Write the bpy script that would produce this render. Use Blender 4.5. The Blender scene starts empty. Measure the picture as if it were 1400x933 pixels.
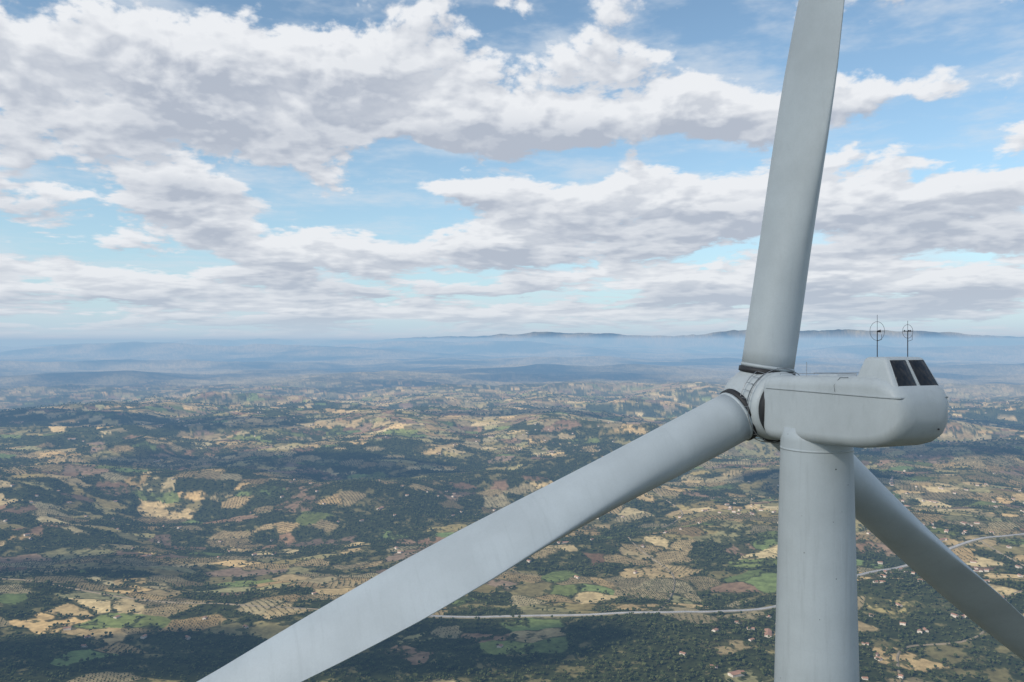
import bpy, bmesh, math, random
import numpy as np
from mathutils import Vector, Matrix
random.seed(7); rng=np.random.default_rng(11)
sc=bpy.context.scene
sc.view_settings.view_transform='Standard'; sc.view_settings.look='None'; sc.view_settings.exposure=0

# ------------------------------------------------------------------ helpers
def new_obj(name,me,parent=None,mats=()):
    ob=bpy.data.objects.new(name,me); sc.collection.objects.link(ob)
    for m in mats: me.materials.append(m)
    if parent: ob.parent=parent
    return ob
def smooth(me):
    me.polygons.foreach_set('use_smooth',[True]*len(me.polygons))
class NT:
    def __init__(s,t): s.t=t
    def n(s,k,**kw):
        nd=s.t.nodes.new(k)
        for a,b in kw.items(): setattr(nd,a,b)
        return nd
    def put(s,sock,v):
        if v is None: return
        if isinstance(v,bpy.types.NodeSocket): s.t.links.new(v,sock)
        else: sock.default_value=v
    def m(s,op,a,b=None,c=None,clamp=False):
        nd=s.n('ShaderNodeMath',operation=op); nd.use_clamp=clamp
        s.put(nd.inputs[0],a); s.put(nd.inputs[1],b)
        if c is not None: s.put(nd.inputs[2],c)
        return nd.outputs[0]
    def mr(s,v,a,b,c=0.,d=1.,smooth=True):
        nd=s.n('ShaderNodeMapRange'); nd.interpolation_type='SMOOTHSTEP' if smooth else 'LINEAR'
        s.put(nd.inputs[0],v)
        for i,x in enumerate((a,b,c,d)): s.put(nd.inputs[i+1],x)
        return nd.outputs[0]
    def mix(s,f,a,b,bt='MIX'):
        nd=s.n('ShaderNodeMix',data_type='RGBA',blend_type=bt)
        s.put(nd.inputs[0],f)
        for i,v in ((6,a),(7,b)):
            if isinstance(v,tuple) and len(v)==3: v=(*v,1)
            s.put(nd.inputs[i],v)
        return nd.outputs[2]
    def comb(s,x,y,z=0.):
        nd=s.n('ShaderNodeCombineXYZ'); s.put(nd.inputs[0],x); s.put(nd.inputs[1],y); s.put(nd.inputs[2],z); return nd.outputs[0]
    def noise(s,vec,scale,detail=4,rough=.5,dist=0.,lac=2.):
        nd=s.n('ShaderNodeTexNoise'); s.put(nd.inputs['Vector'],vec)
        nd.inputs['Scale'].default_value=scale; nd.inputs['Detail'].default_value=detail
        nd.inputs['Roughness'].default_value=rough; nd.inputs['Distortion'].default_value=dist
        nd.inputs['Lacunarity'].default_value=lac
        return nd.outputs[0]
    def noise2(s,vec,scale,detail=4,rough=.5):
        nd=s.n('ShaderNodeTexNoise',noise_dimensions='2D'); s.put(nd.inputs['Vector'],vec)
        nd.inputs['Scale'].default_value=scale; nd.inputs['Detail'].default_value=detail
        nd.inputs['Roughness'].default_value=rough
        return nd.outputs[0]
    def vor2(s,vec,scale,detail=2.,rough=.5):
        nd=s.n('ShaderNodeTexVoronoi',voronoi_dimensions='2D'); s.put(nd.inputs['Vector'],vec)
        nd.inputs['Scale'].default_value=scale; nd.inputs['Detail'].default_value=detail; nd.inputs['Roughness'].default_value=rough
        nd.normalize=True
        return nd.outputs['Distance']
def material(name):
    m=bpy.data.materials.new(name); m.use_nodes=True; m.node_tree.nodes.clear()
    t=NT(m.node_tree); out=t.n('ShaderNodeOutputMaterial'); return m,t,out
def simple(name,col,rough=.6,metal=0.,var=.15,scale=3.):
    m,t,out=material(name); b=t.n('ShaderNodeBsdfPrincipled')
    tc=t.n('ShaderNodeTexCoord').outputs['Object']
    n=t.noise(tc,scale,5)
    c=t.mix(t.mr(n,.3,.7),tuple(x*(1-var) for x in col),tuple(min(1,x*(1+var)) for x in col))
    t.put(b.inputs['Base Color'],c); b.inputs['Roughness'].default_value=rough; b.inputs['Metallic'].default_value=metal
    t.t.links.new(b.outputs[0],out.inputs[0]); return m

# ------------------------------------------------------------------ numpy noise
def h2(ix,iy,seed):
    a=(ix.astype(np.int64)*374761393+iy.astype(np.int64)*668265263+seed*974634777)&0xFFFFFFFF
    a=((a^(a>>13))*1274126177)&0xFFFFFFFF
    a=((a^(a>>16))*2246822519)&0xFFFFFFFF
    a=a^(a>>13)
    return (a&0xFFFFFF)/float(0x1000000)
def vn(x,y,seed):
    xi=np.floor(x); yi=np.floor(y); fx=x-xi; fy=y-yi
    fx=fx*fx*fx*(fx*(fx*6-15)+10); fy=fy*fy*fy*(fy*(fy*6-15)+10)
    a=h2(xi,yi,seed); b=h2(xi+1,yi,seed); c=h2(xi,yi+1,seed); d=h2(xi+1,yi+1,seed)
    return (a*(1-fx)+b*fx)*(1-fy)+(c*(1-fx)+d*fx)*fy
def fbm(x,y,seed,o=4,g=.5):
    s=0;a=1;t=0
    for i in range(o):
        s=s+a*vn(x+i*17.3,y-i*9.1,seed+i*13); t+=a; a*=g
        x,y=(x*.8-y*.6)*2.03,(x*.6+y*.8)*2.03
    return s/t
def sst(x,a,b):
    t=np.clip((x-a)/(b-a),0,1); return t*t*(3-2*t)

ALT=700.; R_E=6.371e6; TX,TY=12.1,32.0; ZB=-80.
#  mountain chains: (centre X km, centre Y km, half length km, half depth km, height m)
CHAINS=[(-13.5,36,9,3.2,600),(-3,44,8,3,560),(-27,52,10,4,660),(9,62,16,4.5,1080),(32,60,14,5,1100),(20,38,9,3.4,500),(-14,68,12,5,980),(38,44,10,4,560),(6,27,6,2.2,200),(-12,24,6,1.8,170),(1.5,17.5,4.2,1.3,140),(16,22,6,1.8,160),(-8,15.5,3.5,1.1,110)]
def height(x,y):
    r2=x*x+y*y; r=np.sqrt(r2)
    z=-ALT-r2/(2*R_E)
    amp=sst(r,700,2600); a2=.45+.55*sst(r,2300,4200); fo=1-sst(r,9000,20000)*.7
    rid=1-np.abs(2*fbm(x/2100+.3,y/1500,121,3)-1)
    z=z+amp*a2*((fbm(x/2700,y/2700,3,4)-.5)*345+((rid-.75)*215+(fbm(x/760,y/600,21,3)-.5)*125)*fo)
    far=sst(r,24000,66000)
    z=z+far*(np.clip(fbm(x/15000+3.1,y/12000,55,5,.5)-.30,0,1)*1250)
    nz=.55+.9*fbm(x/5200,y/3800,77,5,.5)
    for cx,cy,hl,hd,hh in CHAINS:
        dx=(x-cx*1000)/(hl*1000); dy=(y-cy*1000-1500*np.sin(x/9000+cx))/(hd*1000)
        z=z+hh*nz*np.exp(-dx**4*.8-np.abs(dy)**1.6)
    d2=(x-TX)**2+(y-TY)**2
    z=z+(ALT+ZB)*np.exp(-d2/(700.**2))
    return z
CELL=108.; CY=.78
def parcels(x,y):
    wx=x+(fbm(x/110,y/110,91,3)-.5)*90; wy=y+(fbm(x/110,y/110,97,3)-.5)*90
    gx=wx/CELL; gy=wy/(CELL*CY)
    ix=np.floor(gx); iy=np.floor(gy)
    f1=np.full(x.shape,1e9); f2=np.full(x.shape,1e9); cx=np.zeros(x.shape); cy=np.zeros(x.shape)
    for dx in (-1,0,1):
        for dy in (-1,0,1):
            jx=ix+dx; jy=iy+dy
            px=jx+.04+.92*h2(jx,jy,5); py=jy+.04+.92*h2(jx,jy,6)
            d=np.hypot(px-gx,py-gy)
            near=d<f1
            f2=np.where(near,f1,np.minimum(f2,d))
            cx=np.where(near,jx,cx); cy=np.where(near,jy,cy)
            f1=np.where(near,d,f1)
    return cx,cy,(f2-f1)*CELL*.5
# parcel kinds: 0 wood, 1 straw, 2 dry grass, 3 brown soil, 4 green, 5 orchard
def kind(cx,cy):
    X=cx*CELL; Y=cy*CELL*CY
    wprob=sst(fbm(X/1500,Y/1100,33,3),.36,.64)
    wprob=wprob*.8+.2*(1-sst(Y,1500,2600))
    r=h2(cx,cy,41); q=h2(np.floor(cx/2+cy*.5),cy,42)
    wood=r<(.10+.68*wprob)
    k=np.where(q<.19,1,np.where(q<.42,2,np.where(q<.59,3,np.where(q<.69,4,5))))
    return np.where(wood,0,k)
PAL=np.array([[.052,.060,.025],[.43,.33,.17],[.25,.215,.10],[.205,.14,.09],[.14,.17,.06],[.26,.205,.11]])
def surface(x,y):
    cx,cy,ed=parcels(x,y); k=kind(cx,cy)
    col=PAL[k]; 
    v=.64+.64*h2(cx,cy,43); hue=(h2(cx,cy,44)-.5)*.18
    col=col*v[...,None]; col=col*np.stack([1+hue,np.ones_like(hue),1-hue],-1)
    n1=fbm(x/34,y/34,61,4,.6); n2=fbm(x/340,y/300,67,4)
    scrub=sst(n1*.6+n2*.4,.53,.60)*(k!=0)*(k!=5)*.88
    clear=sst(n1*.6+(1-n2)*.4,.58,.66)*(k==0)*.8
    wood=np.clip(np.maximum((k==0)-clear,scrub),0,1)
    hedge=(1-sst(ed,3.,6.5))*(h2(cx,cy,48)*.5+.5)*(fbm(x/60,y/60,69,2)>.42)
    wood=np.maximum(wood,hedge)
    wc=PAL[0]*(.75+.6*n1)[...,None]; base=np.where((k==0)[...,None],PAL[2]*.8*(.7+.6*n2)[...,None],col*(.75+.5*n1)[...,None])
    c=base*(1-wood)[...,None]+wc*wood[...,None]
    L=fbm(x/6000,y/3600,71,4); 
    c=c*(.70+.66*L)[...,None]
    r=np.hypot(x,y); far=sst(r,7500,17000)*.93
    mean=np.array([.150,.130,.078])*(.14+1.7*sst(fbm(x/2300,y/2300,73,4,.55),.25,.75))[...,None]
    c=c*(1-far)[...,None]+mean*far[...,None]
    return c,wood,k,cx,cy,ed

# ------------------------------------------------------------------ ground
def build_ground():
    fine=np.radians(np.linspace(-38,38,1250)); coarse=np.radians(np.linspace(38,322,150))[1:-1]
    th=np.concatenate([fine,coarse]); n=len(th)
    rs=[20.,60,110,170,240,320,410,510,620,740,860,980,1090,1190,1280,1360,1420]
    r=1450.
    while r<170000:
        rs.append(r); r+=min(r*r/(ALT*803)*.55,r*.0095)
    rs=np.array(rs); m=len(rs)
    Rg,Tg=np.meshgrid(rs,th,indexing='ij')
    x=(Rg*np.sin(Tg)).ravel(); y=(Rg*np.cos(Tg)).ravel()
    z=height(x,y); c,wood,*_=surface(x,y)
    x=np.append(x,0);y=np.append(y,0);z=np.append(z,height(np.array([0.]),np.array([0.]))); N=m*n
    c=np.vstack([c,[.1,.1,.05]]); wood=np.append(wood,0)
    co=np.stack([x,y,z],-1).astype(np.float32)
    i=np.arange(m-1)[:,None]*n; j=np.arange(n)[None,:]; j2=(j+1)%n
    q=np.stack([i+j,i+n+j,i+n+j2,i+j2],-1).reshape(-1,4)[:, ::-1]
    tri=np.stack([np.full(n,N),np.arange(n),(np.arange(n)+1)%n],-1)[:, ::-1]
    me=bpy.data.meshes.new('ground')
    nl=q.size+tri.size
    me.vertices.add(N+1); me.vertices.foreach_set('co',co.ravel())
    me.loops.add(nl); me.loops.foreach_set('vertex_index',np.concatenate([q.ravel(),tri.ravel()]).astype(np.int32))
    me.polygons.add(len(q)+n)
    me.polygons.foreach_set('loop_start',np.concatenate([np.arange(len(q))*4,len(q)*4+np.arange(n)*3]).astype(np.int32))
    me.update(calc_edges=True); smooth(me)
    a=me.attributes.new('col','FLOAT_COLOR','POINT')
    a.data.foreach_set('color',np.concatenate([c,wood[:,None]],1).astype(np.float32).ravel())
    m_,t,out=material('ground_fields'); b=t.n('ShaderNodeBsdfDiffuse')
    at=t.n('ShaderNodeAttribute',attribute_name='col')
    tc=t.n('ShaderNodeTexCoord').outputs['Object']
    n1=t.noise(tc,.045,2,.65)
    f=t.mr(n1,.25,.75,.66,1.34,False)
    spk=t.m('MULTIPLY',at.outputs['Alpha'],.25)
    f=t.m('MULTIPLY',f,t.m('SUBTRACT',1.,spk))
    fc=t.n('ShaderNodeCombineColor'); [t.put(fc.inputs[k],f) for k in range(3)]
    c=t.mix(1.,at.outputs['Color'],fc.outputs[0],'MULTIPLY')
    t.put(b.inputs[0],c); t.t.links.new(b.outputs[0],out.inputs[0])
    return new_obj('ground',me,None,[m_])
build_ground()

# ------------------------------------------------------------------ road
pts=[(-228,2087),(120,2050),(371,2045),(560,2080),(698,2133),(860,2235),(1000,2340),(1240,2525),(1500,2660),(1788,2810),(2400,3150),(3200,3450)]
def catmull(P,k):
    P=[np.array(p,float) for p in P]; P=[2*P[0]-P[1]]+P+[2*P[-1]-P[-2]]; o=[]
    for i in range(1,len(P)-2):
        for s in range(k):
            t=s/k; a,b,c,d=P[i-1],P[i],P[i+1],P[i+2]
            o.append(.5*((2*b)+(-a+c)*t+(2*a-5*b+4*c-d)*t*t+(-a+3*b-3*c+d)*t**3))
    o.append(P[-2]); return np.array(o)
road=catmull(pts,24)
def ribbon(name,line,half,lift,mat,parent,off=0.):
    tg=np.gradient(line,axis=0); tg/=np.linalg.norm(tg,axis=1)[:,None]; nr=np.stack([-tg[:,1],tg[:,0]],-1)
    zc=height(line[:,0],line[:,1])
    zl=zc.copy()
    for _ in range(6): zl[1:-1]=(zl[:-2]+zl[1:-1]*2+zl[2:])/4
    zl=np.maximum(zl,zc)
    zs=np.maximum(zl,height(line[:,0]+nr[:,0]*7,line[:,1]+nr[:,1]*7)); zs=np.maximum(zs,height(line[:,0]-nr[:,0]*7,line[:,1]-nr[:,1]*7))
    vs=[];fs=[]
    for i,(p,q) in enumerate(zip(line,nr)):
        for s,dz in ((-1,-3),(-1,0),(1,0),(1,-3)):
            w=half+(3 if dz else 0)
            pp=p+q*(off+s*w); vs.append((pp[0],pp[1],zs[i]+1.6+lift+dz))
        if i:
            a=4*(i-1);b=4*i
            for k in range(3): fs.append((a+k,b+k,b+k+1,a+k+1))
    me=bpy.data.meshes.new(name); me.from_pydata(vs,[],fs); me.update(); return new_obj(name,me,parent,[mat])
mat_asph=simple('asphalt_worn',(.25,.25,.255),.9,0,.15,.05); mat_verge=simple('verge_gravel',(.17,.15,.10),.95,0,.2,.05); mat_line=simple('road_paint',(.75,.75,.72),.7)
rd=bpy.data.objects.new('road',None); sc.collection.objects.link(rd)
ribbon('verge',road,7.5,0,mat_verge,rd); ribbon('carriageway',road,5.2,.15,mat_asph,rd)
ribbon('edge_line_1',road,.15,.18,mat_line,rd,4.7); ribbon('edge_line_2',road,.15,.18,mat_line,rd,-4.7); ribbon('centre_line',road,.12,.18,mat_line,rd)
# farm tracks
mat_track=simple('track_dirt',(.20,.165,.11),.95,0,.15,.05)
trk=bpy.data.objects.new('farm_track',None); sc.collection.objects.link(trk)
for i,P in enumerate([[(371,2045),(500,2500),(420,2900),(700,3300),(650,3900),(1000,4600)],[(-1500,2330),(-900,2190),(-228,2087)],[(800,1650),(900,1850),(1100,1900),(1300,2100),(1500,2200),(1560,2690)]]):
    ribbon('track_%d'%(i+1),catmull(P,14),1.3,-.2,mat_track,trk)

# ------------------------------------------------------------------ trees
def tree_mesh(seed,name,nb,H,wide):
    rd_=random.Random(seed); bm=bmesh.new()
    def tube(p,q,r0,r1):
        d=(q-p); L=d.length; M=Matrix.Translation((p+q)/2)@d.to_track_quat('Z','Y').to_matrix().to_4x4()
        bmesh.ops.create_cone(bm,cap_ends=False,segments=3,radius1=r0,radius2=r1,depth=L,matrix=M)
    tube(Vector((0,0,-1)),Vector((0,0,H*.45)),.25,.15)
    for i in range(3):
        a=i*2.1+rd_.random(); tube(Vector((0,0,H*.35)),Vector((math.cos(a)*wide*.5,math.sin(a)*wide*.5,H*.65)),.12,.05)
    nt=len(bm.faces)
    for i in range(nb):
        a=rd_.random()*6.28; rr=math.sqrt(rd_.random())*wide*.62
        s=wide*(.36+.22*rd_.random()); z=H*(.5+.32*rd_.random()*(1-rr/wide*.6))
        ret=bmesh.ops.create_icosphere(bm,subdivisions=1,radius=s,matrix=Matrix.Translation((math.cos(a)*rr,math.sin(a)*rr,z))@Matrix.Rotation(rd_.random()*3,4,'X'))
        for v in ret['verts']:
            c=Vector((math.cos(a)*rr,math.sin(a)*rr,z)); k=.78+.44*rd_.random(); v.co=c+(v.co-c)*k; v.co.z=c.z+(v.co.z-c.z)*.85
    me=bpy.data.meshes.new(name); 
    bm.faces.ensure_lookup_table()
    for i,f in enumerate(bm.faces): f.material_index=0 if i<nt else 1
    bm.to_mesh(me); bm.free(); return me
m_leaf,t,out=material('foliage'); b=t.n('ShaderNodeBsdfDiffuse'); oi=t.n('ShaderNodeObjectInfo')
c=t.mix(oi.outputs['Random'],(.028,.040,.016),(.080,.090,.036))
t.put(b.inputs[0],c); t.t.links.new(b.outputs[0],out.inputs[0])
m_bark=simple('bark',(.12,.09,.06),.9)
def scatter():
    def wedge(n,r0,r1):
        r=np.sqrt(rng.random(n)*(r1*r1-r0*r0)+r0*r0); a=np.radians(rng.uniform(-39,39,n)); return r*np.sin(a),r*np.cos(a)
    X=[];Y=[];S=[]
    x,y=wedge(230000,1350,5400); c,w,k,cx,cy,ed=surface(x,y)
    keep=rng.random(len(x))<np.where(w>.3,w*.55,.012)
    X.append(x[keep]);Y.append(y[keep]);S.append(rng.uniform(.5,1.4,keep.sum())*(1))
    x,y=wedge(50000,5400,10000); c,w,k,cx,cy,ed=surface(x,y)
    keep=rng.random(len(x))<np.where(w>.3,w*.5,.02)
    X.append(x[keep]);Y.append(y[keep]);S.append(rng.uniform(1.2,2.2,keep.sum()))
    gx,gy=np.meshgrid(np.arange(-34,45),np.arange(16,60)); 
    gx=gx.ravel().astype(float); gy=gy.ravel().astype(float); kk=kind(gx,gy)
    for cx0,cy0 in zip(gx[kk==5],gy[kk==5]):
        px=(cx0+.5)*CELL; py=(cy0+.5)*CELL*CY
        if abs(math.atan2(px,py))>.66: continue
        gq=np.array([np.floor(cx0/2+cy0*.5)]); gc=np.array([cy0])
        an=h2(gq,gc,81)[0]*math.pi; rs=12+6*h2(gq,gc,82)[0]; ts=rs*.5
        u,v=np.meshgrid(np.arange(-140,140,ts),np.arange(-140,140,rs)); u=u.ravel();v=v.ravel()
        v=v+9*np.sin(u/60+an*5)
        x=px+u*math.cos(an)-v*math.sin(an)+rng.uniform(-.9,.9,len(u)); y=py+u*math.sin(an)+v*math.cos(an)+rng.uniform(-.9,.9,len(u))
        a,b_,e=parcels(x,y); kp=(a==cx0)&(b_==cy0)&(e>4)&(rng.random(len(u))>.09)
        X.append(x[kp]);Y.append(y[kp]);S.append(rng.uniform(.42,.66,kp.sum()))
    X=np.concatenate(X);Y=np.concatenate(Y);S=np.concatenate(S)
    ok=np.ones(len(X),bool)
    for p in road[::2]: ok&=((X-p[0])**2+(Y-p[1]+6)**2)>16**2
    X,Y,S=X[ok],Y[ok],S[ok]; Z=height(X,Y)
    me=bpy.data.meshes.new('distant_trees'); me.vertices.add(len(X)); me.vertices.foreach_set('co',np.stack([X,Y,Z],-1).astype(np.float32).ravel())
    a=me.attributes.new('sc','FLOAT','POINT'); a.data.foreach_set('value',S.astype(np.float32))
    a=me.attributes.new('rz','FLOAT','POINT'); a.data.foreach_set('value',rng.uniform(0,6.28,len(X)).astype(np.float32))
    ob=new_obj('distant_trees',me)
    colT=bpy.data.collections.new('tree_kinds'); sc.collection.children.link(colT)
    for i,(nb,H,w) in enumerate([(6,7.5,3.6),(7,9,3.6),(5,6.5,4.4)]):
        tm=tree_mesh(50+i,'tree_%d'%(i+1),nb,H,w); tm.materials.append(m_bark); tm.materials.append(m_leaf)
        o=bpy.data.objects.new('tree_%d'%(i+1),tm); colT.objects.link(o); o.parent=ob
        px,py=-60.+30*i,-150.; o.location=(px,py,float(height(np.array([px]),np.array([py]))[0]))
    ng=bpy.data.node_groups.new('scatter_trees','GeometryNodeTree')
    ng.interface.new_socket('Geometry',in_out='INPUT',socket_type='NodeSocketGeometry'); ng.interface.new_socket('Geometry',in_out='OUTPUT',socket_type='NodeSocketGeometry')
    L=ng.links; N=ng.nodes
    gi=N.new('NodeGroupInput'); go=N.new('NodeGroupOutput'); mp=N.new('GeometryNodeMeshToPoints'); ip=N.new('GeometryNodeInstanceOnPoints')
    L.new(gi.outputs[0],mp.inputs[0]); L.new(mp.outputs[0],ip.inputs['Points'])
    ci=N.new('GeometryNodeCollectionInfo'); ci.inputs['Collection'].default_value=colT; ci.inputs['Separate Children'].default_value=True; ci.inputs['Reset Children'].default_value=True
    L.new(ci.outputs[0],ip.inputs['Instance']); ip.inputs['Pick Instance'].default_value=True
    na=N.new('GeometryNodeInputNamedAttribute'); na.data_type='FLOAT'; na.inputs['Name'].default_value='sc'
    nr=N.new('GeometryNodeInputNamedAttribute'); nr.data_type='FLOAT'; nr.inputs['Name'].default_value='rz'
    cx=N.new('ShaderNodeCombineXYZ'); L.new(nr.outputs['Attribute'],cx.inputs[2]); 
    L.new(cx.outputs[0],ip.inputs['Rotation']); L.new(na.outputs['Attribute'],ip.inputs['Scale']); L.new(ip.outputs[0],go.inputs[0])
    md=ob.modifiers.new('scatter','NODES'); md.node_group=ng
scatter()

# ------------------------------------------------------------------ houses
m_wall=simple('plaster',(.50,.46,.40),.9,0,.15,.05); m_roof=simple('terracotta',(.27,.15,.10),.9,0,.2,.05)
def houses():
    vs=[];fs=[];mi=[]
    cl=[(1330,2330,190,38),(1500,2750,230,34),(620,1840,130,22),(1090,1900,150,20),(-820,2000,120,8),(900,3300,220,24),(-400,3600,260,20),(1900,3600,300,36),(-1600,3300,300,22),(300,5200,500,40),(2600,5200,500,50),(-2200,5600,600,50),(1000,7600,900,80),(3600,8000,1200,90),(-2500,9000,1500,80),(200,2900,1200,50)]
    for X,Y,s,n in cl:
        for _ in range(n):
            x=X+random.gauss(0,s); y=Y+random.gauss(0,s*.7)
            if np.min((road[:,0]-x)**2+(road[:,1]-y)**2)<18**2: continue
            z=float(height(np.array([x]),np.array([y]))[0])-.6
            a=random.random()*3.14; w=random.uniform(3.6,5.5); l=random.uniform(5,9); h=random.uniform(3.5,6.5); rh=random.uniform(1.3,2.2)
            if random.random()<.06: w*=1.8;l*=2.6
            ca,sa=math.cos(a),math.sin(a); o=len(vs)
            def P(u,v,zz): vs.append((x+u*ca-v*sa,y+u*sa+v*ca,z+zz))
            for zz in (0,h):
                for u,v in ((-l,-w),(l,-w),(l,w),(-l,w)): P(u,v,zz)
            P(-l,0,h+rh);P(l,0,h+rh)
            for f,m in (((0,1,5,4),0),((1,2,6,5),0),((2,3,7,6),0),((3,0,4,7),0),((4,7,8),0),((5,9,6),0)): fs.append(tuple(o+i for i in f)); mi.append(m)
            o=len(vs); e=.5
            P(-l-e,-w-e,h-.1);P(l+e,-w-e,h-.1);P(l+e,0,h+rh+.15);P(-l-e,0,h+rh+.15);P(-l-e,w+e,h-.1);P(l+e,w+e,h-.1)
            fs.append((o,o+1,o+2,o+3)); fs.append((o+3,o+2,o+5,o+4)); mi+= [1,1]
    me=bpy.data.meshes.new('distant_houses'); me.from_pydata(vs,[],fs); me.update(); me.polygons.foreach_set('material_index',mi)
    new_obj('distant_houses',me,None,[m_wall,m_roof])
houses()

# ------------------------------------------------------------------ turbine
TH=math.radians(20.5); TAU=math.radians(5); PHI=math.radians(6.4)
wt=bpy.data.objects.new('wind_turbine',None); sc.collection.objects.link(wt)
wt.location=(TX,TY,ZB); wt.rotation_euler=(0,0,-(math.pi/2-TH))
def paint(name,speck,streak_axis=None,base=(.44,.485,.505),scale=1.,sk=.5):
    m,t,out=material(name); b=t.n('ShaderNodeBsdfPrincipled'); tc=t.n('ShaderNodeTexCoord').outputs['Object']
    big=t.noise(tc,.35*scale,5,.6); c=t.mix(t.mr(big,.3,.7),tuple(x*.92 for x in base),tuple(x*1.07 for x in base))
    mp=t.n('ShaderNodeMapping'); t.put(mp.inputs[0],tc); mp.inputs['Scale'].default_value=streak_axis or (3,3,.18)
    st=t.noise(mp.outputs[0],1.6,5,.6); c=t.mix(t.mr(st,.50,.75,0,sk),c,tuple(x*.78 for x in base))
    fine=t.noise(tc,14,5,.7); c=t.mix(t.mr(fine,.4,.75,0,.22),c,tuple(x*.77 for x in base))
    if speck>0:
        v=t.n('ShaderNodeTexVoronoi'); t.put(v.inputs['Vector'],tc); v.inputs['Scale'].default_value=2.1
        sep=t.n('ShaderNodeSeparateColor'); t.put(sep.inputs[0],v.outputs['Color'])
        rad=t.m('MULTIPLY',t.mr(sep.outputs[0],1-speck,1.,0,1,False),.085)
        dot=t.m('LESS_THAN',v.outputs['Distance'],rad)
        c=t.mix(t.m('MULTIPLY',dot,.85),c,(.04,.04,.045))
    t.put(b.inputs['Base Color'],c); t.put(b.inputs['Roughness'],t.mr(fine,.3,.7,.42,.6)); 
    bp=t.n('ShaderNodeBump'); bp.inputs['Strength'].default_value=.12; bp.inputs['Distance'].default_value=.03; t.put(bp.inputs['Height'],t.noise(tc,1.3,4,.6)); t.put(b.inputs['Normal'],bp.outputs[0])
    t.t.links.new(b.outputs[0],out.inputs[0]); return m
m_tower=paint('tower_paint',.95); m_nac=paint('nacelle_gelcoat',.15,(2,2,.5),(.46,.50,.515)); m_blade=paint('blade_gelcoat',.0,(.25,3,.25),sk=.28); m_root=paint('blade_root_paint',.4)
m_dark=simple('rubber_seal',(.02,.02,.022),.6); m_metal=simple('galvanised_steel',(.35,.36,.37),.4,.8); m_black=simple('black_metal',(.04,.04,.045),.5,.3); m_seam=simple('seam_gap',(.13,.15,.16),.7)
mg,t,out=material('dark_window_glass'); b=t.n('ShaderNodeBsdfPrincipled'); tc=t.n('ShaderNodeTexCoord').outputs['Object']
t.put(b.inputs['Base Color'],t.mix(t.noise(tc,3,3),(.008,.010,.014),(.02,.024,.03))); b.inputs['Roughness'].default_value=.12; b.inputs['IOR'].default_value=1.4; t.t.links.new(b.outputs[0],out.inputs[0])

def loft(rings,cap=True):
    n=len(rings[0]); vs=[p for r in rings for p in r]; fs=[]
    for i in range(len(rings)-1):
        for j in range(n):
            fs.append((i*n+j,i*n+(j+1)%n,(i+1)*n+(j+1)%n,(i+1)*n+j))
    if cap: fs.append(tuple(range(n))[::-1]); fs.append(tuple((len(rings)-1)*n+j for j in range(n)))
    return vs,fs
def mesh_obj(name,vs,fs,mats,parent=wt,sm=True):
    me=bpy.data.meshes.new(name); me.from_pydata([tuple(v) for v in vs],[],fs); me.update()
    bm=bmesh.new(); bm.from_mesh(me); bmesh.ops.recalc_face_normals(bm,faces=bm.faces); bm.to_mesh(me); bm.free()
    if sm: smooth(me)
    return new_obj(name,me,parent,mats)
Z0=-ZB
def zz(v): return v+Z0
def circ(r,z,n=96,cx=0,cy=0): return [Vector((cx+r*math.cos(6.28318530718*i/n),cy+r*math.sin(6.28318530718*i/n),z)) for i in range(n)]
rt=lambda z: 1.355+(-3.9-z)*.0245 if z>-14 else 1.355+10.1*.0245+(-14-z)*.011
rings=[circ(rt(z),zz(z)) for z in [-3.4,-3.9,-5,-7,-9,-11,-12.5,-14,-20,-30,-45,-60,-80.5]]
mesh_obj('tower',*loft(rings),[m_tower])
for i,z in enumerate((-4.25,-26,-52)):
    r=rt(z); mesh_obj('tower_flange_%d'%(i+1),*loft([circ(r-.02,zz(z+.045)),circ(r+.012,zz(z+.04)),circ(r+.012,zz(z-.04)),circ(r-.02,zz(z-.045))]),[m_tower])
mesh_obj('tower_base_plinth',*loft([circ(3.2,.0),circ(3.2,.35),circ(3.0,.45)]),[simple('concrete',(.35,.34,.32),.9)])
for i,z in enumerate((-6.6,-9.2,-11.8)):
    r=rt(z); mesh_obj('tower_weld_%d'%(i+1),*loft([circ(r-.01,zz(z+.012)),circ(r+.003,zz(z+.008)),circ(r+.003,zz(z-.008)),circ(r-.01,zz(z-.012))]),[m_tower])

# nacelle body (local x = rearwards, y = lateral, z up)
def rect_ring(x,hw,zb,zt,rb,rtp,n=8,shift=0):
    pts=[]
    def arc(cy,cz,r,a0):
        for i in range(n+1):
            a=a0+math.pi/2*i/n; pts.append(Vector((x,cy+r*math.cos(a),zz(cz+r*math.sin(a)))))
    rb=min(rb,hw*.98,(zt-zb)*.49); rtp=min(rtp,hw*.98,(zt-zb)*.49)
    arc(hw-rtp,zt-rtp,rtp,0); arc(-hw+rtp,zt-rtp,rtp,math.pi/2); arc(-hw+rb,zb+rb,rb,math.pi); arc(hw-rb,zb+rb,rb,1.5*math.pi)
    return pts
def lerp(a,b,t): return a+(b-a)*t
def itp(x,tab):
    for i in range(len(tab)-1):
        if x<=tab[i+1][0]:
            t=(x-tab[i][0])/(tab[i+1][0]-tab[i][0]); t=max(0,t); return [lerp(a,b,t) for a,b in zip(tab[i][1:],tab[i+1][1:])]
    return list(tab[-1][1:])
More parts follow.
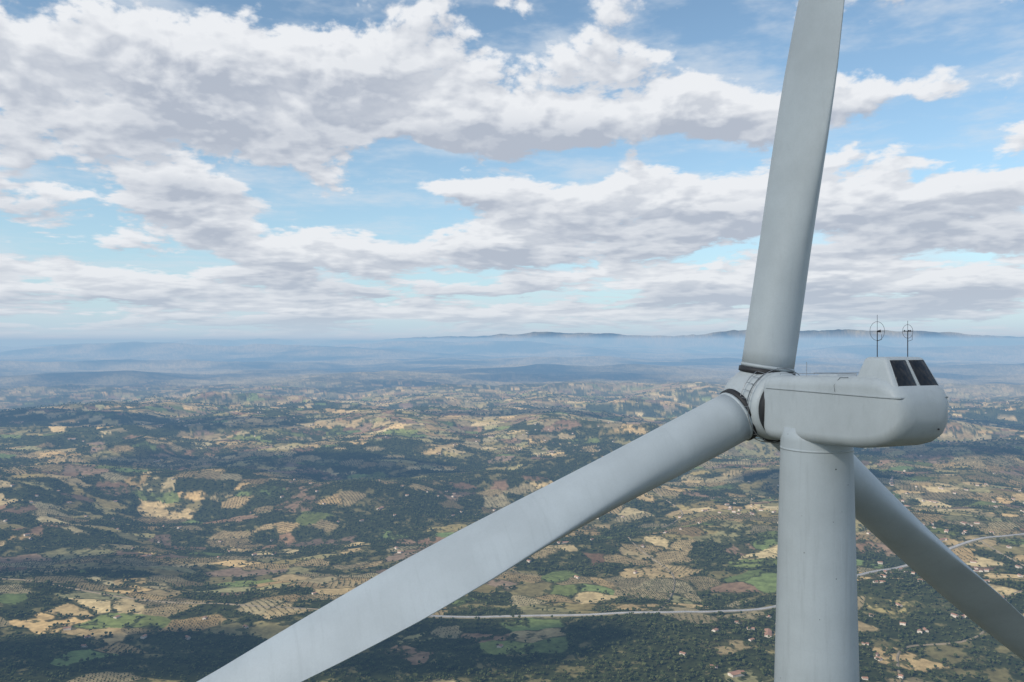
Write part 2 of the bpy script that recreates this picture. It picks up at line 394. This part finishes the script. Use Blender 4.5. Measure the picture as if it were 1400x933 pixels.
#        x     hw   zb    zt
NB=[(-1.72,1.12,-3.72,-1.60),(-1.66,1.22,-3.88,-1.50),(-1.5,1.29,-3.97,-1.44),(-1.2,1.30,-3.99,-1.42),(3.3,1.30,-3.80,-1.24),(4.1,1.30,-3.68,-1.24),(4.6,1.27,-3.52,-1.34),(4.95,1.20,-3.30,-1.52),(5.15,1.10,-3.05,-1.72),(5.27,.93,-2.80,-1.95),(5.32,.72,-2.62,-2.12)]
xs=sorted(set([n[0] for n in NB]+list(np.linspace(-1.2,4.6,24))+[4.75,4.85,5.05,5.22]))
rings=[rect_ring(x,*itp(x,NB),.42,.40) for x in xs]
nac=mesh_obj('nacelle_body',*loft(rings),[m_nac])
def lip(zc,h,out,name,mat):
    path=[]
    def hwx(x): return itp(x,NB)[0]
    X=[-1.6,-1.4,-1.2]+list(np.linspace(-1,4.4,14))+[4.6,4.8,4.95,5.05,5.13,5.18]
    for x in X: path.append((x,-hwx(x)))
    for x in X[::-1]: path.append((x,hwx(x)))
    n=len(path); vs=[];fs=[]
    for i,(x,y) in enumerate(path):
        a=Vector(path[(i-1)%n]);b_=Vector(path[(i+1)%n]); tg=(b_-a).normalized(); nr=Vector((tg.y,-tg.x))
        if nr.dot(Vector((x-1.8,y*2)))<0: nr=-nr
        for o,z in ((-.03,h),(out,h*.7),(out,-h),(-.03,-h)): vs.append((x+nr.x*o,y+nr.y*o,zz(zc+z)))
    for i in range(n):
        a=4*i;b_=4*((i+1)%n)
        for k in range(3): fs.append((a+k,b_+k,b_+k+1,a+k+1))
    return mesh_obj(name,vs,fs,[mat],sm=False)
lip(-1.90,.022,.022,'canopy_lip',m_nac); lip(-1.935,.010,.012,'canopy_gap',m_seam)

def prism(name,b4,t4,mat,bev=.1,seg=4):
    bm=bmesh.new(); vb=[bm.verts.new(p) for p in b4]; vt=[bm.verts.new(p) for p in t4]
    bm.faces.new(vb[::-1]); bm.faces.new(vt)
    for i in range(4): bm.faces.new((vb[i],vb[(i+1)%4],vt[(i+1)%4],vt[i]))
    bmesh.ops.recalc_face_normals(bm,faces=bm.faces)
    if bev: bmesh.ops.bevel(bm,geom=list(bm.edges),offset=bev,segments=seg,affect='EDGES',profile=.5)
    me=bpy.data.meshes.new(name); bm.to_mesh(me); bm.free(); smooth(me)
    return new_obj(name,me,wt,[mat] if mat else [])
cb=[(2.95,-1.24,zz(-1.98)),(5.14,-1.12,zz(-1.90)),(5.14,1.12,zz(-1.90)),(2.95,1.24,zz(-1.98))]
ct=[(3.45,-.92,zz(-.56)),(4.36,-.88,zz(-.56)),(4.36,.88,zz(-.56)),(3.45,.92,zz(-.56))]
prism('cabin',cb,ct,m_nac,.14,5)
B0,B1=Vector(cb[1]),Vector(cb[2]); T0,T1=Vector(ct[1]),Vector(ct[2])
nrm=((B1-B0).cross(T0-B0)).normalized(); 
if nrm.x<0: nrm=-nrm
def onf(u,v): 
    a=B0.lerp(B1,u); b_=T0.lerp(T1,u); return a.lerp(b_,v)
def pane(name,u0,u1,v0,v1,off,th,mat,bev):
    q=[onf(u0,v0),onf(u1,v0),onf(u1,v1),onf(u0,v1)]
    return prism(name,[p+nrm*(off-th) for p in q],[p+nrm*off for p in q],mat,bev,2)
for i,(a,b_) in enumerate(((.075,.465),(.535,.925))):
    pane('window_frame_%d'%(i+1),a-.012,b_+.012,.235,.935,.018,.05,m_nac,.008)
    pane('window_seal_%d'%(i+1),a,b_,.25,.92,.022,.05,m_dark,.004)
    pane('window_pane_%d'%(i+1),a+.015,b_-.015,.27,.90,.026,.05,mg,.004)
pane('window_mullion',.492,.508,.24,.93,.03,.05,m_nac,.006)
def tube(name,pts,r,mat,parent=wt,closed=False):
    cu=bpy.data.curves.new(name,'CURVE'); cu.dimensions='3D'; cu.bevel_depth=r; cu.bevel_resolution=3; cu.use_fill_caps=True
    s=cu.splines.new('POLY'); s.points.add(len(pts)-1)
    for p,q in zip(s.points,pts): p.co=(*q,1)
    s.use_cyclic_u=closed
    ob=bpy.data.objects.new(name,cu); sc.collection.objects.link(ob); ob.parent=parent; cu.materials.append(mat); return ob
tube('roof_rail',[(-1.1,-.85,zz(-1.38)),(-1.1,-.85,zz(-1.32)),(2.6,-.85,zz(-1.18)),(3.0,-.85,zz(-1.16)),(3.0,-.85,zz(-1.25))],.012,m_metal)
tube('roof_rail_2',[(-1.1,.85,zz(-1.38)),(-1.1,.85,zz(-1.32)),(2.6,.85,zz(-1.18)),(3.0,.85,zz(-1.25))],.012,m_metal)
tube('hatch_outline',[(2.45,-1.303,zz(-1.86)),(2.40,-1.30,zz(-1.62)),(2.55,-1.16,zz(-1.32)),(2.95,-1.16,zz(-1.31))],.011,m_seam)
prism('roof_hatch',[(.6,-.5,zz(-1.40)),(1.7,-.5,zz(-1.36)),(1.7,.5,zz(-1.36)),(.6,.5,zz(-1.40))],[(.65,-.45,zz(-1.29)),(1.65,-.45,zz(-1.25)),(1.65,.45,zz(-1.25)),(.65,.45,zz(-1.29))],m_nac,.02)
for nm,x,y,h in (('roof_antenna_1',2.6,0,.5),('roof_antenna_2',-.9,.3,.42)):
    tube(nm,[(x,y,zz(-1.4)),(x,y,zz(-1.28+h))],.012,m_metal)
def sensor(nm,x,y,ztop,zr,rr,cups):
    tube(nm+'_mast',[(x,y,zz(-.6)),(x,y,zz(zr))],.016,m_black); tube(nm+'_rod',[(x,y,zz(zr)),(x,y,zz(ztop))],.007,m_black)
    tube(nm+'_ring',[(x,y+rr*math.cos(a),zz(zr+rr*math.sin(a))) for a in np.linspace(0,6.2832,40,endpoint=False)],.006,m_black,closed=True)
    tube(nm+'_arm',[(x,y-rr,zz(zr)),(x,y+rr,zz(zr))],.006,m_black)
    tube(nm+'_bracket',[(x-.0,y,zz(zr-.35)),(x+.12,y+.08,zz(zr-.3)),(x+.12,y+.08,zz(zr-.12))],.008,m_black)
    if cups:
        for a in (0,2.1,4.2):
            px,py=x+.11*math.cos(a),y+.11*math.sin(a)
            tube(nm+'_cup_arm_%d'%int(a),[(x,y,zz(zr+.02)),(px,py,zz(zr+.02))],.006,m_black)
            bm=bmesh.new(); bmesh.ops.create_uvsphere(bm,u_segments=10,v_segments=6,radius=.032,matrix=Matrix.Translation((px,py,zz(zr+.02))))
            me=bpy.data.meshes.new('cup'); bm.to_mesh(me); bm.free(); new_obj(nm+'_cup_%d'%int(a),me,wt,[m_black])
    else:
        prism(nm+'_vane',[(x+.02,y-.006,zz(zr-.04)),(x+.16,y-.006,zz(zr-.05)),(x+.16,y+.006,zz(zr-.05)),(x+.02,y+.006,zz(zr-.04))],[(x+.02,y-.006,zz(zr+.02)),(x+.16,y-.006,zz(zr+.05)),(x+.16,y+.006,zz(zr+.05)),(x+.02,y+.006,zz(zr+.02))],m_black,0)
sensor('wind_vane',3.75,-.62,.92,.35,.33,False)
sensor('anemometer',3.9,.62,.72,.34,.24,True)
for i,(y,z) in enumerate(((.75,-2.3),(.9,-2.55),(.62,-3.0))):
    bm=bmesh.new(); bmesh.ops.create_cone(bm,cap_ends=True,segments=16,radius1=.035,radius2=.03,depth=.03,matrix=Matrix.Translation((5.2,y,zz(z)))@Matrix.Rotation(math.pi/2,4,'Y'))
    me=bpy.data.meshes.new('stud'); bm.to_mesh(me); bm.free(); new_obj('rear_stud_%d'%i,me,wt,[m_black])

# rotor
HC=Vector((-3.35,0,zz(-2.65))); A=Vector((-math.cos(TAU),0,math.sin(TAU))); U=Vector((0,1,0)); W=Vector((math.sin(TAU),0,math.cos(TAU)))
def ring_at(c,e1,e2,r,n=64): return [c+e1*(r*math.cos(2*math.pi*i/n))+e2*(r*math.sin(2*math.pi*i/n)) for i in range(n)]
prof=[(-1.50,1.15),(-1.48,1.36),(-1.3,1.43),(-.9,1.50),(-.2,1.54),(.4,1.50),(.9,1.36),(1.4,1.08),(1.75,.75),(1.95,.4),(2.02,.08)]
mesh_obj('hub_spinner',*loft([ring_at(HC+A*p,U,W,r) for p,r in prof]),[m_nac])
mesh_obj('hub_gap',*loft([ring_at(HC-A*1.44,U,W,1.33),ring_at(HC-A*1.78,U,W,1.33)]),[m_dark])
mesh_obj('hub_seam',*loft([ring_at(HC-A*.95,U,W,1.49),ring_at(HC-A*.94,U,W,1.515),ring_at(HC-A*.90,U,W,1.515),ring_at(HC-A*.89,U,W,1.49)]),[m_seam])
for k,(ax,rr) in enumerate(((-1.15,1.60),(-.62,1.66))):
    tube('hub_rail_%d'%(k+1),ring_at(HC+A*ax,U,W,rr,72),.016,m_metal,closed=True)
for i in range(30):
    a=2*math.pi*i/30; d=U*math.cos(a)+W*math.sin(a)
    tube('hub_rung_%d'%i,[HC-A*1.15+d*1.60,HC-A*.62+d*1.66],.011,m_metal)
    if i%3==0: tube('hub_stay_%d'%i,[HC-A*.9+d*1.45,HC-A*.9+d*1.63],.010,m_metal)
#         t    chord thick blend(airfoil)
BL=[(1.46,2.2,2.2,0),(3,2.2,2.2,0),(5,2.28,2.16,.12),(8,2.6,2.03,.45),(11,3.0,1.9,.75),(14,3.25,1.8,.95),(17,3.15,1.66,1),(20,2.75,1.42,1),(24,2.1,1.05,1),(28,1.75,.78,1),(34,1.4,.5,1),(39,.85,.25,1),(40.4,.35,.08,1)]
def blade(idx,psi):
    D=U*math.sin(psi)+W*math.cos(psi); T=U*math.cos(psi)-W*math.sin(psi)
    n=72; rings=[]
    ts=list(np.arange(1.46,40.3,.75))+[40.4]
    for t_ in ts:
        c,tk,bl=itp(t_,BL); e=math.radians(-2)-math.radians(16)*float(sst(np.array(t_),7,25))
        Cd=T*math.sin(e)-A*math.cos(e)
        Nd=T*math.cos(e)+A*math.sin(e)
        R=[]
        ctr=HC+D*t_
        for i in range(n):
            th=2*math.pi*i/n; cx,cy=math.cos(th),math.sin(th)
            p1=(cx*c*.5,cy*tk*.5)
            xc=.5+.5*cx; yt=(.2969*math.sqrt(max(xc,0))-.126*xc-.3516*xc**2+.2843*xc**3-.1015*xc**4)
            xoff=c*(xc-.43)
            yv=tk*yt*5*(1 if cy>=0 else -.92)
            if xc>.9: yv=max(abs(yv),.02)*(1 if cy>=0 else -1)
            x=lerp(p1[0],xoff,bl); y=lerp(p1[1],yv,bl)
            R.append(ctr+Cd*x+Nd*y)
        rings.append(R)
    mesh_obj('blade_%d'%idx,*loft(rings),[m_blade])
    E2=A
    mesh_obj('blade_socket_%d'%idx,*loft([ring_at(HC+D*t_,T,E2,r) for t_,r in ((.5,1.12),(1.18,1.12),(1.22,1.10),(1.24,1.02))]),[m_nac])
    mesh_obj('blade_seal_%d'%idx,*loft([ring_at(HC+D*t_,T,E2,r) for t_,r in ((1.18,1.05),(1.23,1.19),(1.43,1.19),(1.48,1.05))]),[m_dark])
    mesh_obj('blade_collar_%d'%idx,*loft([ring_at(HC+D*t_,T,E2,r) for t_,r in ((1.48,1.09),(1.49,1.125),(1.58,1.125),(1.62,1.09))]),[m_root])
for i,k in enumerate((0,-120,120.6)): blade(i+1,PHI+math.radians(k))

# ------------------------------------------------------------------ sun, and unseen clouds added to cast shade
EL=math.radians(34); SAZ=math.atan2(-.80,-.60)
S=Vector((math.sin(SAZ)*math.cos(EL),math.cos(SAZ)*math.cos(EL),math.sin(EL)))
sl=bpy.data.lights.new('sun','SUN'); sl.energy=4.9; sl.angle=math.radians(.53); sl.color=(1,.94,.84)
so=bpy.data.objects.new('sun',sl); sc.collection.objects.link(so); so.rotation_euler=S.to_track_quat('Z','Y').to_euler()
def cloudmat(name,lo,hi):
    m_cl,t,out=material(name); d=t.n('ShaderNodeBsdfDiffuse'); d.inputs[0].default_value=(.85,.87,.9,1); tr=t.n('ShaderNodeBsdfTransparent')
    tc=t.n('ShaderNodeTexCoord').outputs['Object']
    m2=t.n('ShaderNodeMixShader'); t.put(m2.inputs[0],t.mr(t.noise(tc,.0022,3,.65),.36,.56,lo,hi)); t.t.links.new(tr.outputs[0],m2.inputs[1]); t.t.links.new(d.outputs[0],m2.inputs[2]); t.t.links.new(m2.outputs[0],out.inputs[0]); return m_cl
m_thin=cloudmat('shade_cloud_vapour_thin',.15,.23); m_cl=cloudmat('shade_cloud_vapour',.25,.85)
def shade_cloud(target,zt,rx,ry,seed,zc=2700,mat=None):
    k=(zc-zt)/S.z; cx=target[0]+S.x*k; cy=target[1]+S.y*k
    rd_=random.Random(seed); bm=bmesh.new()
    for i in range(16):
        a=rd_.random()*6.28; q=math.sqrt(rd_.random())*.75; s=(.22+.3*rd_.random())*(1-q*.4)
        c=Vector((math.cos(a)*q*rx,math.sin(a)*q*ry,0))
        ret=bmesh.ops.create_icosphere(bm,subdivisions=3,radius=1)
        ph=rd_.random()*10
        for v in ret['verts']:
            p=v.co.copy(); w=1+.16*math.sin(p.x*5+ph)*math.sin(p.y*6-ph)+.08*math.sin(p.x*13+p.y*11+ph)
            v.co=Vector((c.x+p.x*s*rx*w,c.y+p.y*s*ry*w,(p.z*120*w if p.z>0 else p.z*30)))
    me=bpy.data.meshes.new('shade_cloud'); bm.to_mesh(me); bm.free(); smooth(me)
    o=new_obj('shade_cloud',me,None,[mat or m_cl]); o.location=(cx,cy,zc)
shade_cloud((TX,TY),0,1000,900,1,mat=m_thin)  # added out of view towards the sun, to shade the turbine
G=-690
shade_cloud((-2700,5900),G,1500,560,2); shade_cloud((300,6600),G,1300,420,3); shade_cloud((-1300,4400),G,1100,400,4); shade_cloud((2700,4900),G,1200,460,5)  # added above the frame, each aimed to throw its shadow on a ground target
shade_cloud((1500,3900),G,500,250,6); shade_cloud((-1700,2500),G,600,220,7); shade_cloud((-500,1800),G,900,180,8); shade_cloud((4400,6300),G,1500,600,10); shade_cloud((-4600,4600),G,1000,500,11)

# ------------------------------------------------------------------ haze
m_h,t,out=material('air_haze'); va=t.n('ShaderNodeVolumeAbsorption'); em=t.n('ShaderNodeEmission'); ad=t.n('ShaderNodeAddShader')
DN=5.7e-5; sg=(.53,.75,1.0); J=(.355,.505,.66)
va.inputs['Color'].default_value=(1-sg[0],1-sg[1],1-sg[2],1); va.inputs['Density'].default_value=DN
em.inputs['Color'].default_value=(J[0]*sg[0],J[1]*sg[1],J[2]*sg[2],1); em.inputs['Strength'].default_value=DN
t.t.links.new(va.outputs[0],ad.inputs[0]); t.t.links.new(em.outputs[0],ad.inputs[1]); t.t.links.new(ad.outputs[0],out.inputs['Volume'])
bm=bmesh.new(); bmesh.ops.create_cube(bm,size=1); me=bpy.data.meshes.new('haze'); bm.to_mesh(me); bm.free()
hz=new_obj('haze',me,None,[m_h]); hz.scale=(360000,360000,5000); hz.location=(0,0,150-2500)

# ------------------------------------------------------------------ world
w=bpy.data.worlds.new('World'); sc.world=w; w.use_nodes=True; w.node_tree.nodes.clear(); t=NT(w.node_tree)
out=t.n('ShaderNodeOutputWorld'); bg=t.n('ShaderNodeBackground'); bg.inputs[1].default_value=.1
sky=t.n('ShaderNodeTexSky'); sky.sky_type='NISHITA'; sky.sun_disc=False; sky.sun_elevation=EL; sky.sun_rotation=SAZ%(2*math.pi); sky.altitude=700; sky.air_density=1.; sky.dust_density=1.; sky.ozone_density=1.5
gen=t.n('ShaderNodeTexCoord').outputs['Generated']; sp=t.n('ShaderNodeSeparateXYZ'); t.put(sp.inputs[0],gen)
x,y,z=sp.outputs
hh=t.m('MAXIMUM',t.m('SQRT',t.m('ADD',t.m('MULTIPLY',x,x),t.m('MULTIPLY',y,y))),.02)
az=t.m('ARCTAN2',x,y); el=t.m('MAXIMUM',t.m('DIVIDE',z,hh),0.)
ly=t.m('MULTIPLY',t.m('LOGARITHM',t.m('ADD',el,.055),math.e),.27)
BL_=[(300,75,420,70,1.),(560,160,560,48,1.15),(60,150,200,55,.6),(980,155,180,34,.9),(230,235,110,34,.9),(310,298,55,20,.8),(1240,275,320,58,1.3),(860,282,190,40,1.1),(410,352,165,34,1.35),(700,332,62,28,1.3),(930,385,260,20,.9),(1280,385,220,22,.9),(110,388,160,16,.8),(60,262,140,16,.6),(600,256,58,15,1.1),(60,318,90,14,.6),(1230,122,75,20,.7),(1330,25,110,20,.4),(395,418,90,12,.8),(890,75,45,18,.8),(700,428,600,9,.6),
 (800,218,270,22,-1.),(930,50,130,70,-.7),(1340,150,150,50,-.8),(500,290,200,18,-.9),(20,20,60,40,-.5),(150,345,190,14,-.5),(1290,40,160,60,-.4)]
BX=math.sqrt(2)*1.9
p0=t.comb(az,el,0.)
def blobs(dy):
    s=None
    for px,py,rx,ry,wt_ in BL_:
        a=math.atan((px-700)/1100); e=(466-py)/1100*math.cos(a); kx=1100/rx/BX*1.15; ky=1100/ry/BX*1.15
        vm=t.n('ShaderNodeVectorMath',operation='MULTIPLY_ADD'); t.put(vm.inputs[0],p0); vm.inputs[1].default_value=(kx,ky,0); vm.inputs[2].default_value=(-a*kx,(dy-e)*ky,0)
        g=t.n('ShaderNodeTexGradient',gradient_type='QUADRATIC_SPHERE'); t.put(g.inputs[0],vm.outputs[0])
        s=t.m('MULTIPLY',g.outputs[1],wt_*1.5) if s is None else t.m('MULTIPLY_ADD',g.outputs[1],wt_*1.5,s)
    return s
B=blobs(0.); B1_=blobs(.018)
def field(dx,dy,det):
    v=t.comb(t.m('ADD',az,3.+dx),t.m('ADD',ly,5.+dy),0.)
    vs_=t.n('ShaderNodeVectorMath',operation='MULTIPLY'); t.put(vs_.inputs[0],v); vs_.inputs[1].default_value=(1,2.2,1)
    f=t.n('ShaderNodeTexNoise',noise_dimensions='2D'); t.put(f.inputs['Vector'],vs_.outputs[0]); f.inputs['Scale'].default_value=8.2; f.inputs['Detail'].default_value=det; f.inputs['Roughness'].default_value=.58; f.inputs['Distortion'].default_value=.15
    vo=t.vor2(vs_.outputs[0],30.,2.,.6)
    return t.m('MULTIPLY_ADD',f.outputs[0],.95,t.m('MULTIPLY',t.m('SUBTRACT',.45,vo),.19))
n0=field(0,0,8); n1=field(-.007,.014,3)
dens=t.m('MULTIPLY_ADD',B,.16,n0)
low=t.mr(el,.11,.02,0.,.075)
dens=t.m('ADD',dens,low)
mask=t.mr(dens,.505,.615); thick=t.mr(dens,.54,.88)
lit=t.mr(t.m('SUBTRACT',n0,n1),-.09,.10,0.,1.,False)
tone=t.m('ADD',t.m('MULTIPLY',lit,.75),t.m('MULTIPLY',t.m('SUBTRACT',1.,thick),.42))
tone=t.m('ADD',t.m('SUBTRACT',tone,.10),t.m('MULTIPLY',t.m('SUBTRACT',B,B1_),.60),clamp=True)
ccol=t.mix(tone,(4.6,5.05,5.9),(8.6,8.8,9.1))
hzf=t.m('EXPONENT',t.m('MULTIPLY',el,-7.))
skyc=t.mix(1.,sky.outputs[0],(1.48,1.60,1.52),'MULTIPLY')
skyc=t.mix(t.m('MULTIPLY',hzf,.80),skyc,(4.5,6.7,8.6))
ci=t.noise2(t.comb(t.m('MULTIPLY',az,1.),t.m('MULTIPLY',ly,4.),0.),5.5,5,.62)
skyc=t.mix(t.mr(ci,.42,.74,0,.60),skyc,(7.0,7.6,8.3))
full=t.mix(t.m('MULTIPLY',mask,t.mr(el,.0,.035,.5,.98)),skyc,ccol)
full=t.mix(t.m('MULTIPLY',t.m('EXPONENT',t.m('MULTIPLY',el,-26.)),.58),full,(6.3,7.4,8.2))
t.put(bg.inputs[0],full); t.t.links.new(bg.outputs[0],out.inputs[0])

# ------------------------------------------------------------------ camera
cam=bpy.data.cameras.new('camera'); cam.sensor_width=36; cam.lens=28.29; cam.clip_start=.5; cam.clip_end=400000
co=bpy.data.objects.new('camera',cam); sc.collection.objects.link(co); co.location=(0,0,0); co.rotation_euler=(math.pi/2,0,0); sc.camera=co
